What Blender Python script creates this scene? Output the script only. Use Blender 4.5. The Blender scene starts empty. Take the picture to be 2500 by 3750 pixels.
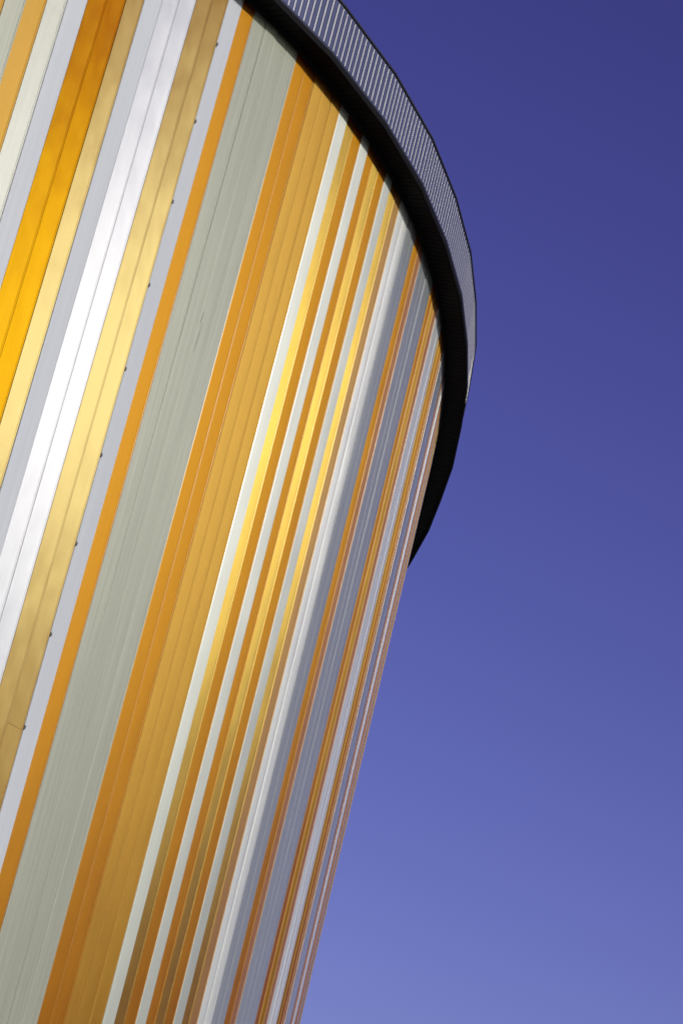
import bpy, math, random
from mathutils import Vector, Matrix

random.seed(7)
scene = bpy.context.scene
col = scene.collection
R = math.radians

# ------------------------------------------------------------------ camera
U = 0.4                                   # metres per cladding panel
PITCH, ROLL, FOCAL = 0.3586, 0.2404, 9999.0
CAM_H = 1.6
cp, sp, cr, sr = math.cos(PITCH), math.sin(PITCH), math.cos(ROLL), math.sin(ROLL)
fwd, rgt, upv = Vector((0, cp, sp)), Vector((1, 0, 0)), Vector((0, -sp, cp))
cx, cy, cz = rgt*cr + upv*sr, upv*cr - rgt*sr, -fwd
cam_data = bpy.data.cameras.new('camera')
cam = bpy.data.objects.new('camera', cam_data)
col.objects.link(cam)
cam.matrix_world = Matrix(((cx.x, cy.x, cz.x, 0), (cx.y, cy.y, cz.y, 0), (cx.z, cy.z, cz.z, CAM_H), (0, 0, 0, 1)))
cam_data.sensor_fit = 'VERTICAL'
cam_data.sensor_height = 36.0
cam_data.lens = FOCAL/3750*36.0
cam_data.clip_start, cam_data.clip_end = 0.5, 20000
scene.camera = cam

# ------------------------------------------------------------------ light
SUN_EL, SUN_AZ = R(22.0), R(-59)          # azimuth counted from +X, counter-clockwise
sdir = Vector((math.cos(SUN_AZ)*math.cos(SUN_EL), math.sin(SUN_AZ)*math.cos(SUN_EL), math.sin(SUN_EL)))
world = bpy.data.worlds.new('World')
scene.world = world
world.use_nodes = True
wn, wl = world.node_tree.nodes, world.node_tree.links
wn.clear()
sky = wn.new('ShaderNodeTexSky')
sky.sky_type = 'NISHITA'
sky.sun_disc = False
sky.sun_elevation = SUN_EL
sky.sun_rotation = math.atan2(sdir.x, sdir.y)
sky.air_density, sky.dust_density, sky.ozone_density = 1.0, 2.0, 2.0
# the photograph's violet grading: one power curve per channel, the same over the whole sky
SKY_STRENGTH, SKY_GRADE = 0.1, ((0.475, 1.40), (0.211, 1.70), (0.525, 1.40))
sep = wn.new('ShaderNodeSeparateColor'); comb = wn.new('ShaderNodeCombineColor')
for k, (gain, power) in enumerate(SKY_GRADE):
    pw = wn.new('ShaderNodeMath'); pw.operation = 'POWER'; pw.inputs[1].default_value = power
    mg = wn.new('ShaderNodeMath'); mg.operation = 'MULTIPLY'; mg.inputs[1].default_value = gain
    wl.new(sep.outputs[k], pw.inputs[0]); wl.new(pw.outputs[0], mg.inputs[0]); wl.new(mg.outputs[0], comb.inputs[k])
bg = wn.new('ShaderNodeBackground'); bg.inputs[1].default_value = SKY_STRENGTH
wo = wn.new('ShaderNodeOutputWorld')
wl.new(sky.outputs[0], sep.inputs[0])
wl.new(comb.outputs[0], bg.inputs[0]); wl.new(bg.outputs[0], wo.inputs[0])

sun_data = bpy.data.lights.new('sun', 'SUN')
sun_data.energy, sun_data.angle, sun_data.color = 4.0, R(0.53), (1.0, 0.95, 0.86)
sun = bpy.data.objects.new('sun', sun_data)
col.objects.link(sun)
sun.rotation_euler = sdir.to_track_quat('Z', 'Y').to_euler()
sun.location = sdir*200

vs = scene.view_settings
vs.view_transform, vs.look, vs.exposure, vs.gamma = 'Standard', 'None', 0.0, 1.0
vs.use_curve_mapping = False

# ------------------------------------------------------------------ materials
def material(name, colour, metallic=0.0, rough=0.5, mottle=0.0, ripple=0.0, tint=0.06, spec=0.5, streak=0.0, gloss=None, coat=0.0):
    m = bpy.data.materials.new(name); m.use_nodes = True
    n, l = m.node_tree.nodes, m.node_tree.links
    b = n['Principled BSDF']
    b.inputs['Metallic'].default_value = metallic
    b.inputs['Roughness'].default_value = rough
    b.inputs['Specular IOR Level'].default_value = spec
    b.inputs['Coat Weight'].default_value = coat; b.inputs['Coat Roughness'].default_value = 0.18
    tc = n.new('ShaderNodeTexCoord'); oi = n.new('ShaderNodeObjectInfo')
    sc = n.new('ShaderNodeVectorMath'); sc.operation = 'SCALE'; sc.inputs[3].default_value = 83.0
    cmb = n.new('ShaderNodeCombineXYZ')
    for k in range(3): l.new(oi.outputs['Random'], cmb.inputs[k])
    l.new(cmb.outputs[0], sc.inputs[0])
    ad = n.new('ShaderNodeVectorMath'); ad.operation = 'ADD'
    l.new(tc.outputs['Object'], ad.inputs[0]); l.new(sc.outputs[0], ad.inputs[1])
    # weathering: vertical streaks and a per-piece shift of value
    mp = n.new('ShaderNodeMapping'); mp.inputs['Scale'].default_value = (22, 22, 0.35)
    l.new(ad.outputs[0], mp.inputs[0])
    ns = n.new('ShaderNodeTexNoise'); ns.inputs['Scale'].default_value = 1.0; ns.inputs['Detail'].default_value = 5
    l.new(mp.outputs[0], ns.inputs['Vector'])
    mr = n.new('ShaderNodeMapRange'); mr.inputs[1].default_value = 0.3; mr.inputs[2].default_value = 0.7
    mr.inputs[3].default_value = 1-streak; mr.inputs[4].default_value = 1+streak*0.5
    l.new(ns.outputs[0], mr.inputs[0])
    rr = n.new('ShaderNodeMapRange'); rr.inputs[3].default_value = 1-tint; rr.inputs[4].default_value = 1+tint
    l.new(oi.outputs['Random'], rr.inputs[0])
    mu = n.new('ShaderNodeMath'); mu.operation = 'MULTIPLY'
    l.new(mr.outputs[0], mu.inputs[0]); l.new(rr.outputs[0], mu.inputs[1])
    vm = n.new('ShaderNodeVectorMath'); vm.operation = 'SCALE'; vm.inputs[0].default_value = colour
    l.new(mu.outputs[0], vm.inputs[3]); l.new(vm.outputs[0], b.inputs['Base Color'])
    if mottle:
        mp2 = n.new('ShaderNodeMapping'); mp2.inputs['Scale'].default_value = (1.9, 1.9, 0.55)
        l.new(ad.outputs[0], mp2.inputs[0])
        n2 = n.new('ShaderNodeTexNoise'); n2.inputs['Scale'].default_value = 1.0; n2.inputs['Detail'].default_value = 1.8
        l.new(mp2.outputs[0], n2.inputs['Vector'])
        bp = n.new('ShaderNodeBump'); bp.inputs['Strength'].default_value = 1.0; bp.inputs['Distance'].default_value = mottle
        l.new(n2.outputs[0], bp.inputs['Height']); l.new(bp.outputs[0], b.inputs['Normal'])
        r2 = n.new('ShaderNodeMapRange'); r2.inputs[3].default_value = rough-0.06; r2.inputs[4].default_value = rough+0.06
        l.new(n2.outputs[0], r2.inputs[0]); l.new(r2.outputs[0], b.inputs['Roughness'])
    if gloss:                              # metallic flakes under the coat; the vertical brushing spreads their gloss sideways
        frac, gcol, gr_, an = gloss
        vt = n.new('ShaderNodeVectorTransform'); vt.vector_type = 'VECTOR'
        vt.convert_from, vt.convert_to = 'OBJECT', 'WORLD'; vt.inputs[0].default_value = (0, 0, 1)
        gl_ = n.new('ShaderNodeBsdfAnisotropic'); gl_.distribution = 'BECKMANN'; gl_.inputs['Color'].default_value = (*gcol, 1)
        gl_.inputs['Roughness'].default_value = gr_; gl_.inputs['Anisotropy'].default_value = an
        l.new(vt.outputs[0], gl_.inputs['Tangent'])
        if mottle:
            l.new(bp.outputs[0], gl_.inputs['Normal'])
            rg = n.new('ShaderNodeMapRange'); rg.inputs[3].default_value = gr_-0.03; rg.inputs[4].default_value = gr_+0.03
            l.new(n2.outputs[0], rg.inputs[0]); l.new(rg.outputs[0], gl_.inputs['Roughness'])
        mx = n.new('ShaderNodeMixShader'); mx.inputs[0].default_value = frac
        l.new(b.outputs[0], mx.inputs[1]); l.new(gl_.outputs[0], mx.inputs[2])
        l.new(mx.outputs[0], n['Material Output'].inputs['Surface'])
    return m

M = {
 'orange':   material('orange coated metal', (0.105, 0.021, 0.001), 0, 0.5, 0.007, streak=.14, spec=.1, coat=.4, gloss=(.125, (0.78, 0.42, 0.022), .538, .586)),
 'amber':    material('deep orange coated metal', (0.185, 0.033, 0.001), 0, 0.5, 0.016, streak=.10, spec=.03, gloss=(.078, (0.76, 0.52, 0.006), .44, .73)),
 'gold':     material('gold coated metal', (0.12, 0.042, 0.004), 0, 0.5, 0.008, streak=.14, spec=.08, gloss=(.142, (0.74, 0.485, 0.10), .538, .586)),
 'pale':     material('champagne gold metal', (0.142, 0.060, 0.007), 0, 0.5, 0.016, streak=.10, spec=.08, gloss=(.086, (0.84, 0.76, 0.34), .445, .72)),
 'bright':   material('bright gold metal', (0.078, 0.021, 0.002), 0, 0.5, 0.007, streak=.14, spec=.1, coat=.6, gloss=(.17, (0.80, 0.58, 0.11), .47, .69)),
 'tan':      material('tan gold metal', (0.165, 0.072, 0.017), 0, 0.5, 0.006, streak=.12, spec=.3, coat=.8, gloss=(.10, (0.6, 0.42, 0.13), .50, .62)),
 'brown':    material('copper brown metal', (0.17, 0.070, 0.024), 0, 0.5, 0.006, streak=.12, spec=.4, coat=.6, gloss=(.08, (0.55, 0.32, 0.10), .50, .62)),
 'pearl':    material('pearl white metal', (0.28, 0.295, 0.36), 0, 0.5, 0.016, streak=.05, gloss=(.085, (0.7, 0.71, 0.72), .453, .707)),
 'dull':     material('dull white ribbed metal', (0.31, 0.325, 0.30), 0, 0.5, 0.010, streak=.08, spec=.3, gloss=(.045, (0.7, 0.71, 0.70), .46, .69)),
 'white':    material('off white coated metal', (0.245, 0.265, 0.245), 0, 0.45, 0.007, streak=.10, spec=.3, coat=.4, gloss=(.125, (0.77, 0.79, 0.76), .538, .586)),
 'silver':   material('silver white coated metal', (0.46, 0.485, 0.47), 0, 0.42, 0.006, streak=.16, spec=.5, coat=.8, gloss=(.12, (0.8, 0.8, 0.78), .505, .62)),
 'lavender': material('pale lilac grey coated metal', (0.32, 0.342, 0.395), 0.0, 0.6, 0.004, streak=.05, spec=.3),
 'sage':     material('sage grey coated metal', (0.208, 0.220, 0.190), 0, 0.5, 0.007, streak=.14, spec=.3, gloss=(.035, (0.5, 0.52, 0.48), .47, .65)),
 'grey':     material('mid grey coated metal', (0.185, 0.203, 0.215), 0, 0.4, 0.006, streak=.14, spec=.5, coat=.8, gloss=(.03, (0.5, 0.51, 0.53), .47, .68)),
}
m_board = material('black stained soffit board', (0.0075, 0.0075, 0.008), 0, 0.6, spec=.15, tint=.2, streak=.3)
m_black = material('black soffit trim', (0.007, 0.007, 0.0075), 0, 0.6, spec=.08, streak=.1)
m_dark = material('dark navy coated trim', (0.012, 0.012, 0.016), 0, 0.5, streak=.1)
m_para = material('blue grey parapet sheet', (0.062, 0.071, 0.140), 0.1, 0.4, 0.004, tint=.05, streak=.08)
m_base = material('blue grey fascia sheet', (0.03, 0.034, 0.066), 0.0, 0.5, spec=.2, tint=.05, streak=.08)
m_batten = material('off white batten', (0.80, 0.79, 0.74), 0, 0.4, tint=.03, streak=.05)
m_cope = material('dark grey coping metal', (0.03, 0.03, 0.036), 0.2, 0.4, streak=.1)
m_steel = material('dark steel clip', (0.16, 0.16, 0.17), 0.6, 0.45)
m_conc = material('grey concrete', (0.30, 0.29, 0.27), 0, 0.85, streak=.2)
m_roof = material('grey roof membrane', (0.18, 0.18, 0.18), 0, 0.9)

gm = bpy.data.materials.new('asphalt'); gm.use_nodes = True
gn, gl = gm.node_tree.nodes, gm.node_tree.links
gb = gn['Principled BSDF']; gb.inputs['Roughness'].default_value = 0.9
gt = gn.new('ShaderNodeTexNoise'); gt.inputs['Scale'].default_value = 0.4; gt.inputs['Detail'].default_value = 8
gtc = gn.new('ShaderNodeTexCoord'); gl.new(gtc.outputs['Object'], gt.inputs['Vector'])
gr = gn.new('ShaderNodeValToRGB')
gr.color_ramp.elements[0].color = (0.045, 0.045, 0.045, 1); gr.color_ramp.elements[1].color = (0.085, 0.083, 0.08, 1)
gl.new(gt.outputs[0], gr.inputs[0]); gl.new(gr.outputs[0], gb.inputs['Base Color'])

# ------------------------------------------------------------------ helpers
def mesh(name, verts, faces, mat, smooth=None):
    me = bpy.data.meshes.new(name)
    me.from_pydata([tuple(v) for v in verts], [], faces)
    if mat: me.materials.append(mat)
    if smooth: me.polygons.foreach_set('use_smooth', smooth)
    me.update()
    return me
def link(name, me, parent=None, loc=(0, 0, 0), rot=None, kind=None):
    o = bpy.data.objects.new(name, me); col.objects.link(o)
    if parent: o.parent = parent
    o.location = loc
    if rot: o.rotation_euler = rot
    if kind: o['kind'] = kind
    return o
def box(x0, x1, y0, y1, z0, z1):
    v = [(x, y, z) for z in (z0, z1) for y in (y0, y1) for x in (x0, x1)]
    f = [(0, 2, 3, 1), (4, 5, 7, 6), (0, 1, 5, 4), (2, 6, 7, 3), (0, 4, 6, 2), (1, 3, 7, 5)]
    return v, f
def prism(poly, z0, z1):
    n = len(poly)
    v = [(x, y, z0) for x, y in poly] + [(x, y, z1) for x, y in poly]
    f = [tuple(reversed(range(n))), tuple(range(n, 2*n))] + [(i, (i+1) % n, n+(i+1) % n, n+i) for i in range(n)]
    return v, f

# ------------------------------------------------------------------ plan of the curved wall
A0, K0_, K1_, K2_, X0, Y0 = 0.7162, 0.0254, -0.0292, 0.0126, -15.0817, 115.7366
DS = 0.05
def kappa(s):
    u = max(-0.25, min(1.6, s/50)); t = max(0.0, min(1.0, (s-50)/10))
    return (K0_+K1_*u+K2_*u*u)*(1-t)+0.0047*t
def march(sgn, n):
    a, x, y, out = A0, X0, Y0, []
    s = 0.0
    for _ in range(n):
        km = kappa(s+sgn*DS/2); a2 = a+sgn*km*DS; am = (a+a2)/2
        x += sgn*DS*math.cos(am); y += sgn*DS*math.sin(am); a = a2; s += sgn*DS
        out.append((s, x, y, a))
    return out
S_MIN, S_MAX = -36, 112
ADDED_HILL = 112.0
PL = list(reversed(march(-1, int(-S_MIN/DS)+2))) + [(0.0, X0, Y0, A0)] + march(1, int(S_MAX/DS)+2)
def at(s):
    i = max(0, min(len(PL)-2, int((s-PL[0][0])/DS)))
    p, q = PL[i], PL[i+1]; t = (s-p[0])/(q[0]-p[0])
    return [(p[k]+(q[k]-p[k])*t) for k in (1, 2, 3)]
def offs(s, w):                            # metres, w in panel units outward
    x, y, a = at(s); return ((x+w*math.sin(a))*U, (y-w*math.cos(a))*U)
H = CAM_H+70.7216*U                        # underside of the eave

# ------------------------------------------------------------------ ground
g = link('ground', mesh('ground', [(-6000, -6000, 0), (6000, -6000, 0), (6000, 6000, 0), (-6000, 6000, 0)], [(0, 1, 2, 3)], gm), kind='structure')

# unseen wooded ridge, added as a dark reflection for the metal; tall side behind camera
hm = bpy.data.materials.new('added wooded hillside'); hm.use_nodes = True
hn, hl = hm.node_tree.nodes, hm.node_tree.links
hb = hn['Principled BSDF']; hb.inputs['Roughness'].default_value = 1.0; hb.inputs['Specular IOR Level'].default_value = 0.1
ht = hn.new('ShaderNodeTexNoise'); ht.inputs['Scale'].default_value = 0.05; ht.inputs['Detail'].default_value = 6
htc = hn.new('ShaderNodeTexCoord'); hl.new(htc.outputs['Object'], ht.inputs['Vector'])
hr = hn.new('ShaderNodeValToRGB')
hr.color_ramp.elements[0].color = (0.018, 0.024, 0.010, 1); hr.color_ramp.elements[1].color = (0.055, 0.060, 0.025, 1)
hl.new(ht.outputs[0], hr.inputs[0]); hl.new(hr.outputs[0], hb.inputs['Base Color'])
hrng = random.Random(5); NA, v, f = 240, [], []
wob = [hrng.uniform(-1, 1) for _ in range(NA)]
for i in range(NA):
    az = 2*math.pi*i/NA
    off = abs(math.degrees((az-math.pi/2+math.pi) % (2*math.pi)-math.pi))
    back = max(0.0, min(1.0, (off-30)/35)); back = back*back*(3-2*back)   # low in front of the camera, high elsewhere
    top = 8+ADDED_HILL*back+3*math.sin(7*az)+2*math.sin(17*az+1)+1.2*wob[i]
    for r_, h_ in ((430, -0.5), (470, top*0.55), (520, top*0.92), (600, top), (900, -0.5)):
        v.append((r_*math.cos(az), r_*math.sin(az), h_+(hrng.uniform(-1, 1) if 0 < h_ < top else 0)))
for i in range(NA):
    for k in range(4): a_, b_ = 5*i+k, 5*((i+1) % NA)+k; f.append((a_, a_+1, b_+1, b_))
link('added_hills', mesh('added_hills', v, f, hm), kind='structure')

# ------------------------------------------------------------------ the building
BASE = Vector((*offs(20, -12), 0))
bld = bpy.data.objects.new('round_building', None); col.objects.link(bld)
bld.location = BASE
bld['label'] = 'tall curved building with vertical orange, gold, white and grey metal strips under dark eave'
bld['category'] = 'building'
bx, by = BASE.x, BASE.y
def rel(p): return (p[0]-bx, p[1]-by)

PT = H-0.3*U                               # top of the cladding
# core behind the cladding, roof and plinth
loop = [rel(offs(S_MIN+0.5+i*1.0, -0.14)) for i in range(int(S_MAX-S_MIN)-1)]
link('core_wall', mesh('core_wall', *prism(loop, 0.0, H+0.10), m_dark), bld)
lo2 = [rel(offs(S_MIN+0.5+i*1.0, 0.12)) for i in range(int(S_MAX-S_MIN)-1)]
link('plinth', mesh('plinth', *prism(lo2, 0.0, 0.6), m_conc), bld)

# cladding profiles -------------------------------------------------
def profile(kind):
    p = []                                 # (x, y, smooth-to-next); outward is -y
    def ribs(n, seg, xa, xb, y, amp, bow):
        for i in range(n*seg+1):
            t = i/(n*seg)
            p.append((xa+(xb-xa)*t, y-amp*(0.5-0.5*math.cos(2*math.pi*n*t))-bow*(1-(2*t-1)**2), 1))
    def bead(x0, x1, h, y):
        p.append((x0, y, 0))
        for i in range(9):
            t = math.pi*i/8; p.append(((x0+x1)/2-(x1-x0)/2*math.cos(t), y-h*math.sin(t), 1))
        p.append((x1, y, 0))
    if kind in ('fluted', 'hollow'):
        p += [(0.001, 0.030, 0), (0.001, 0.003, 0), (0.005, 0.0, 0)]
        ribs(16, 6, 0.010, 0.346, 0.0, 0.0022, 0.004 if kind == 'fluted' else -0.006)
        p += [(0.349, 0.005, 0), (0.356, 0.005, 0)]
        bead(0.358, 0.386, 0.013, 0.004)
        p += [(0.388, 0.016, 0), (0.397, 0.016, 0), (0.397, 0.030, 0)]
    elif kind == 'shallow':
        p += [(0.001, 0.030, 0), (0.001, 0.001, 0), (0.005, -0.002, 0)]
        ribs(16, 6, 0.010, 0.350, -0.002, 0.0011, 0.003)
        p += [(0.354, 0.004, 0), (0.361, 0.004, 0)]
        bead(0.363, 0.386, 0.008, 0.001)
        p += [(0.388, 0.003, 0), (0.397, 0.003, 0), (0.397, 0.030, 0)]
    elif kind == 'plain':
        p += [(0.001, 0.030, 0), (0.001, 0.002, 0), (0.006, -0.002, 0)]
        ribs(12, 6, 0.010, 0.378, -0.002, 0.0009, 0.006)
        p += [(0.381, 0.006, 0), (0.397, 0.006, 0), (0.397, 0.030, 0)]
    else:
        p += [(0.001, 0.030, 0), (0.001, -0.004, 0), (0.006, -0.009, 0)]
        ribs(16, 4, 0.008, 0.390, -0.009, 0.0004, 0.002)
        p += [(0.392, -0.008, 0), (0.397, -0.004, 0), (0.397, 0.030, 0)]
    return p
MESHES = {}
def panel_mesh(kind, mat, z0, z1):
    key = (kind, mat, round(z0, 2), round(z1, 2))
    if key not in MESHES:
        p = profile(kind); v = []; f = []; sm = []
        for (x, y, s) in p: v += [(x, y, z0), (x, y, z1)]
        for i in range(len(p)-1):
            f.append((2*i, 2*i+2, 2*i+3, 2*i+1)); sm.append(bool(p[i][2] and p[i+1][2]))
        n = len(p)                         # closed top and bottom edge, on vertices of their own
        v += [(x, y, z0) for x, y, s in p]+[(x, y, z1) for x, y, s in p]
        f.append(tuple(2*n+i for i in reversed(range(n)))); f.append(tuple(3*n+i for i in range(n))); sm += [False, False]
        MESHES[key] = mesh('cladding_panel', v, f, M[mat], sm)
    return MESHES[key]

SEQ = {-8: 'gold', -7: 'sage', -6: 'gold', -5: 'whitef', -4: 'lavender', -3: 'amber', -2: 'amber', -1: 'pale', 0: 'lavender',
       1: 'pearl', 2: 'pearl', 3: 'pale', 4: 'pale', 5: 'lavender', 6: 'orange', 7: 'sage', 8: 'sage', 9: 'sage', 10: 'sage',
       11: 'orange', 12: 'orange', 13: 'gold', 14: 'gold', 15: 'gold', 16: 'white', 17: 'bright', 18: 'orange', 19: 'white',
       20: 'orange', 21: 'bright', 22: 'orange', 23: 'white', 24: 'bright', 25: 'tan', 26: 'silver', 27: 'silver', 28: 'grey',
       29: 'grey', 30: 'orange', 31: 'brown', 32: 'grey', 33: 'grey', 34: 'grey', 35: 'grey', 36: 'orange', 37: 'gold',
       38: 'brown', 39: 'silver', 40: 'silver', 41: 'silver', 42: 'gold', 43: 'orange', 44: 'tan', 45: 'grey', 46: 'grey',
       47: 'grey', 48: 'brown', 49: 'silver', 50: 'silver', 51: 'brown', 52: 'orange', 53: 'grey', 54: 'grey', 55: 'gold',
       56: 'grey', 57: 'orange', 58: 'silver', 59: 'grey', 60: 'gold', 61: 'grey'}
other = ['orange', 'gold', 'white', 'grey', 'sage', 'lavender', 'bright']
PROFILE = {'lavender': 'flat', 'white': 'flat', 'sage': 'shallow', 'grey': 'plain', 'silver': 'plain', 'whitef': 'hollow',
           'amber': 'hollow', 'pale': 'hollow', 'pearl': 'hollow'}
rng = random.Random(21)
Z0 = 0.62
panels = {}
for j in range(-20, 100):
    c = SEQ.get(j) or rng.choice(other)
    kind = PROFILE.get(c, 'fluted')
    mat = 'dull' if c == 'whitef' else c
    p, q = offs(j, 0), offs(j+1, 0)
    a = math.atan2(q[1]-p[1], q[0]-p[0])
    yaw = rng.uniform(-1.2, 1.2)*(0.4 if kind in ('plain', 'shallow', 'flat') else 1.0); tilt = rng.uniform(-.12, .12)
    pieces = [(Z0, PT, tilt, yaw)]
    if j in (3, 4):
        zj = CAM_H+(30.9 if j == 4 else 22.0)*U
        pieces = [(Z0, zj-0.003, tilt-0.25, yaw-.8), (zj+0.003, PT, tilt, yaw)]
    for (za, zb, tl, yw) in pieces:
        zm = (za+zb)/2
        o = link('cladding_panel', panel_mesh(kind, mat, za-zm, zb-zm), bld, (*rel(p), zm))
        o.rotation_euler = (R(tl)*0.3, 0, a+R(yw))
        panels[j] = o

# small steel clips on the joint between the champagne panels and the lilac strip
v, f = box(-0.016, 0.016, -0.016, 0.02, -0.036, 0.036)
v += [(x*0.7, y-0.012, z*0.5) for x, y, z in v]; f += [tuple(i+8 for i in q) for q in f]
cm = mesh('fixing_clip', v, f, m_steel)
for zc in (67.14, 62.7, 58.18, 53.6, 49.1, 44.6, 40.07, 35.56, 31.06, 26.5, 22.0, 17.5):
    x, y = rel(offs(5.0, 0.03))
    link('fixing_clip', cm, bld, (x, y, CAM_H+zc*U), (0, 0, at(5)[2]))

# two dark scuffs on the sage strip, thin smears of rubber
for sc_, zc, ln, an in ((9.25, 53.0, 0.34, .05), (9.14, 54.0, 0.14, .12)):
    x, y = rel(offs(sc_, 0.012))
    v = [(-0.002, -0.001, -ln), (0.006, -0.001, -ln*0.5), (0.009, -0.001, ln*0.3), (0.001, -0.001, ln), (-0.004, -0.001, ln*0.2)]
    v += [(x_, 0.004, z_) for x_, y_, z_ in v]
    f = [(0, 1, 2, 3, 4), (9, 8, 7, 6, 5)]+[(i, (i+1) % 5, 5+(i+1) % 5, 5+i) for i in range(5)]
    link('scuff_mark', mesh('scuff_mark', v, f, m_steel), bld, (x, y, CAM_H+zc*U), (0, an, at(sc_)[2]))

# trim that closes the wall under the eave
lp = []
ss = [S_MIN+1+i*0.5 for i in range(int((S_MAX-S_MIN-2)/0.5))]
outer_p = [rel(offs(s, 0.06)) for s in ss]; inner_p = [rel(offs(s, -0.10)) for s in ss]
n = len(ss); v = []; f = []
for (a_, b_) in zip(outer_p, inner_p):
    v += [(*a_, PT+0.006), (*a_, H+0.02), (*b_, H+0.02), (*b_, PT+0.006)]
for i in range(n-1):
    for k in range(4):
        f.append((4*i+k, 4*i+4+k, 4*i+4+(k+1) % 4, 4*i+(k+1) % 4))
link('wall_trim', mesh('wall_trim', v, f, m_dark), bld)

# eave, in straight facets -------------------------------------------
KA, KN = 5.3015, 6.525
FAC = range(-6, 16)
def kv(m, w):                              # every second corner is eased, as the sheets are bent a little there
    p = Vector(rel(offs(KA+KN*m, w-(0.0 if m % 2 else 0.08))))
    if m % 2:
        q = (Vector(rel(offs(KA+KN*(m-1), w)))+Vector(rel(offs(KA+KN*(m+1), w))))/2
        p = p*0.8+q*0.2
    return p
def lerp(a, b, t): return a+(b-a)*t
W_OUT, W_PAR = 1.555, 1.4264
LIP = 0.19
def ring(section):                         # one closed section carried along all facets
    v, f = [], []
    ms = list(range(-6, 17)); n = len(section)
    for m in ms:
        for w, z in section: v.append((*kv(m, w), z))
    for i in range(len(ms)-1):
        for k in range(n): f.append((n*i+k, n*i+n+k, n*i+n+(k+1) % n, n*i+(k+1) % n))
    f.append(tuple(reversed(range(n)))); f.append(tuple(n*(len(ms)-1)+k for k in range(n)))
    return v, f
sof = link('soffit', mesh('soffit', *ring(((-0.5, H+0.045), (W_OUT-0.05, H+0.045), (W_OUT-0.05, H+0.051), (-0.5, H+0.10))), m_black), bld)
par = link('parapet', mesh('parapet', *ring(((W_PAR-0.36, H+0.0525), (W_PAR-0.06, H+0.0525), (W_PAR-0.06, H+3.019*U), (W_PAR-0.36, H+3.019*U))), m_black), bld)

def quad_box(a, b, c, d, z0, z1):
    return prism([tuple(a), tuple(b), tuple(c), tuple(d)], z0, z1)
NB = {m: (14 if m < 4 else 13) for m in FAC}
for m in FAC:
    o0, o1 = kv(m, W_OUT), kv(m+1, W_OUT)
    l0, l1 = kv(m, W_OUT-LIP), kv(m+1, W_OUT-LIP)
    i0, i1 = kv(m, -0.25), kv(m+1, -0.25)
    # outer lip
    link('soffit_lip', mesh('soffit_lip', *quad_box(l0, l1, o1, o0, H-0.08, H+0.05), m_black), sof)
    nb = NB[m]
    if -2 <= m <= 12:
        for k in range(nb):
            t0, t1 = (k+0.055)/nb, (k+1-0.055)/nb
            dz = rng.uniform(-0.002, 0.002)
            q = quad_box(lerp(i0, i1, t0), lerp(i0, i1, t1), lerp(l0, l1, t1), lerp(l0, l1, t0), H+dz, H+0.035)
            link('soffit_board', mesh('soffit_board', *q, m_board), sof)
    # fascia base strip, in sheets
    nj = 2 if m % 2 else 3
    b0, b1 = kv(m, W_OUT-0.012), kv(m+1, W_OUT-0.012)
    bi0, bi1 = kv(m, W_PAR-0.055), kv(m+1, W_PAR-0.055)
    p0, p1 = kv(m, W_PAR), kv(m+1, W_PAR)
    pi0, pi1 = kv(m, W_PAR-0.055), kv(m+1, W_PAR-0.055)
    for k in range(nj):
        t0, t1 = (k+0.0012)/nj, (k+1-0.0012)/nj
        q = quad_box(lerp(bi0, bi1, t0), lerp(bi0, bi1, t1), lerp(b0, b1, t1), lerp(b0, b1, t0), H+0.052, H+0.27*U)
        link('fascia_strip', mesh('fascia_strip', *q, m_base), par)
        q = quad_box(lerp(pi0, pi1, t0), lerp(pi0, pi1, t1), lerp(p0, p1, t1), lerp(p0, p1, t0), H+0.27*U+0.022, H+3.02*U)
        link('parapet_panel', mesh('parapet_panel', *q, m_para), par)
    # coping: drip rail, cap
    c0, c1 = kv(m, W_PAR+0.06), kv(m+1, W_PAR+0.06)
    e0, e1 = kv(m, W_PAR-0.45), kv(m+1, W_PAR-0.45)
    link('coping', mesh('coping', *quad_box(e0, e1, c1, c0, H+3.07*U, H+3.17*U), m_cope), par)
    q = quad_box(kv(m, W_PAR-0.4), kv(m+1, W_PAR-0.4), kv(m+1, W_PAR+0.03), kv(m, W_PAR+0.03), H+3.02*U, H+3.07*U)
    link('coping_drip', mesh('coping_drip', *q, m_black), par)
    # battens
    if -2 <= m <= 12:
        d = (p1-p0).normalized(); ang = math.atan2(d.y, d.x)
        if m == -2:
            BM = mesh('batten', *box(-0.0075, 0.0075, -0.0018, 0.0, 0, 2.61*U), m_batten)
            CM = mesh('batten_clip', *box(-0.006, 0.006, -0.010, 0.0, 0, 0.055*U), m_black)
        for k in range(nb):
            pos = lerp(p0, p1, (k+0.5)/nb)
            link('batten', BM, par, (pos.x, pos.y, H+0.35*U), (0, 0, ang))
            link('batten_clip', CM, par, (pos.x, pos.y, H+2.965*U), (0, 0, ang))

# roof deck inside the parapet
deck = [tuple(kv(m, W_PAR-0.37)) for m in range(-6, 17)]
link('roof', mesh('roof', *prism(deck, H+0.105, H+0.30), m_roof), bld)
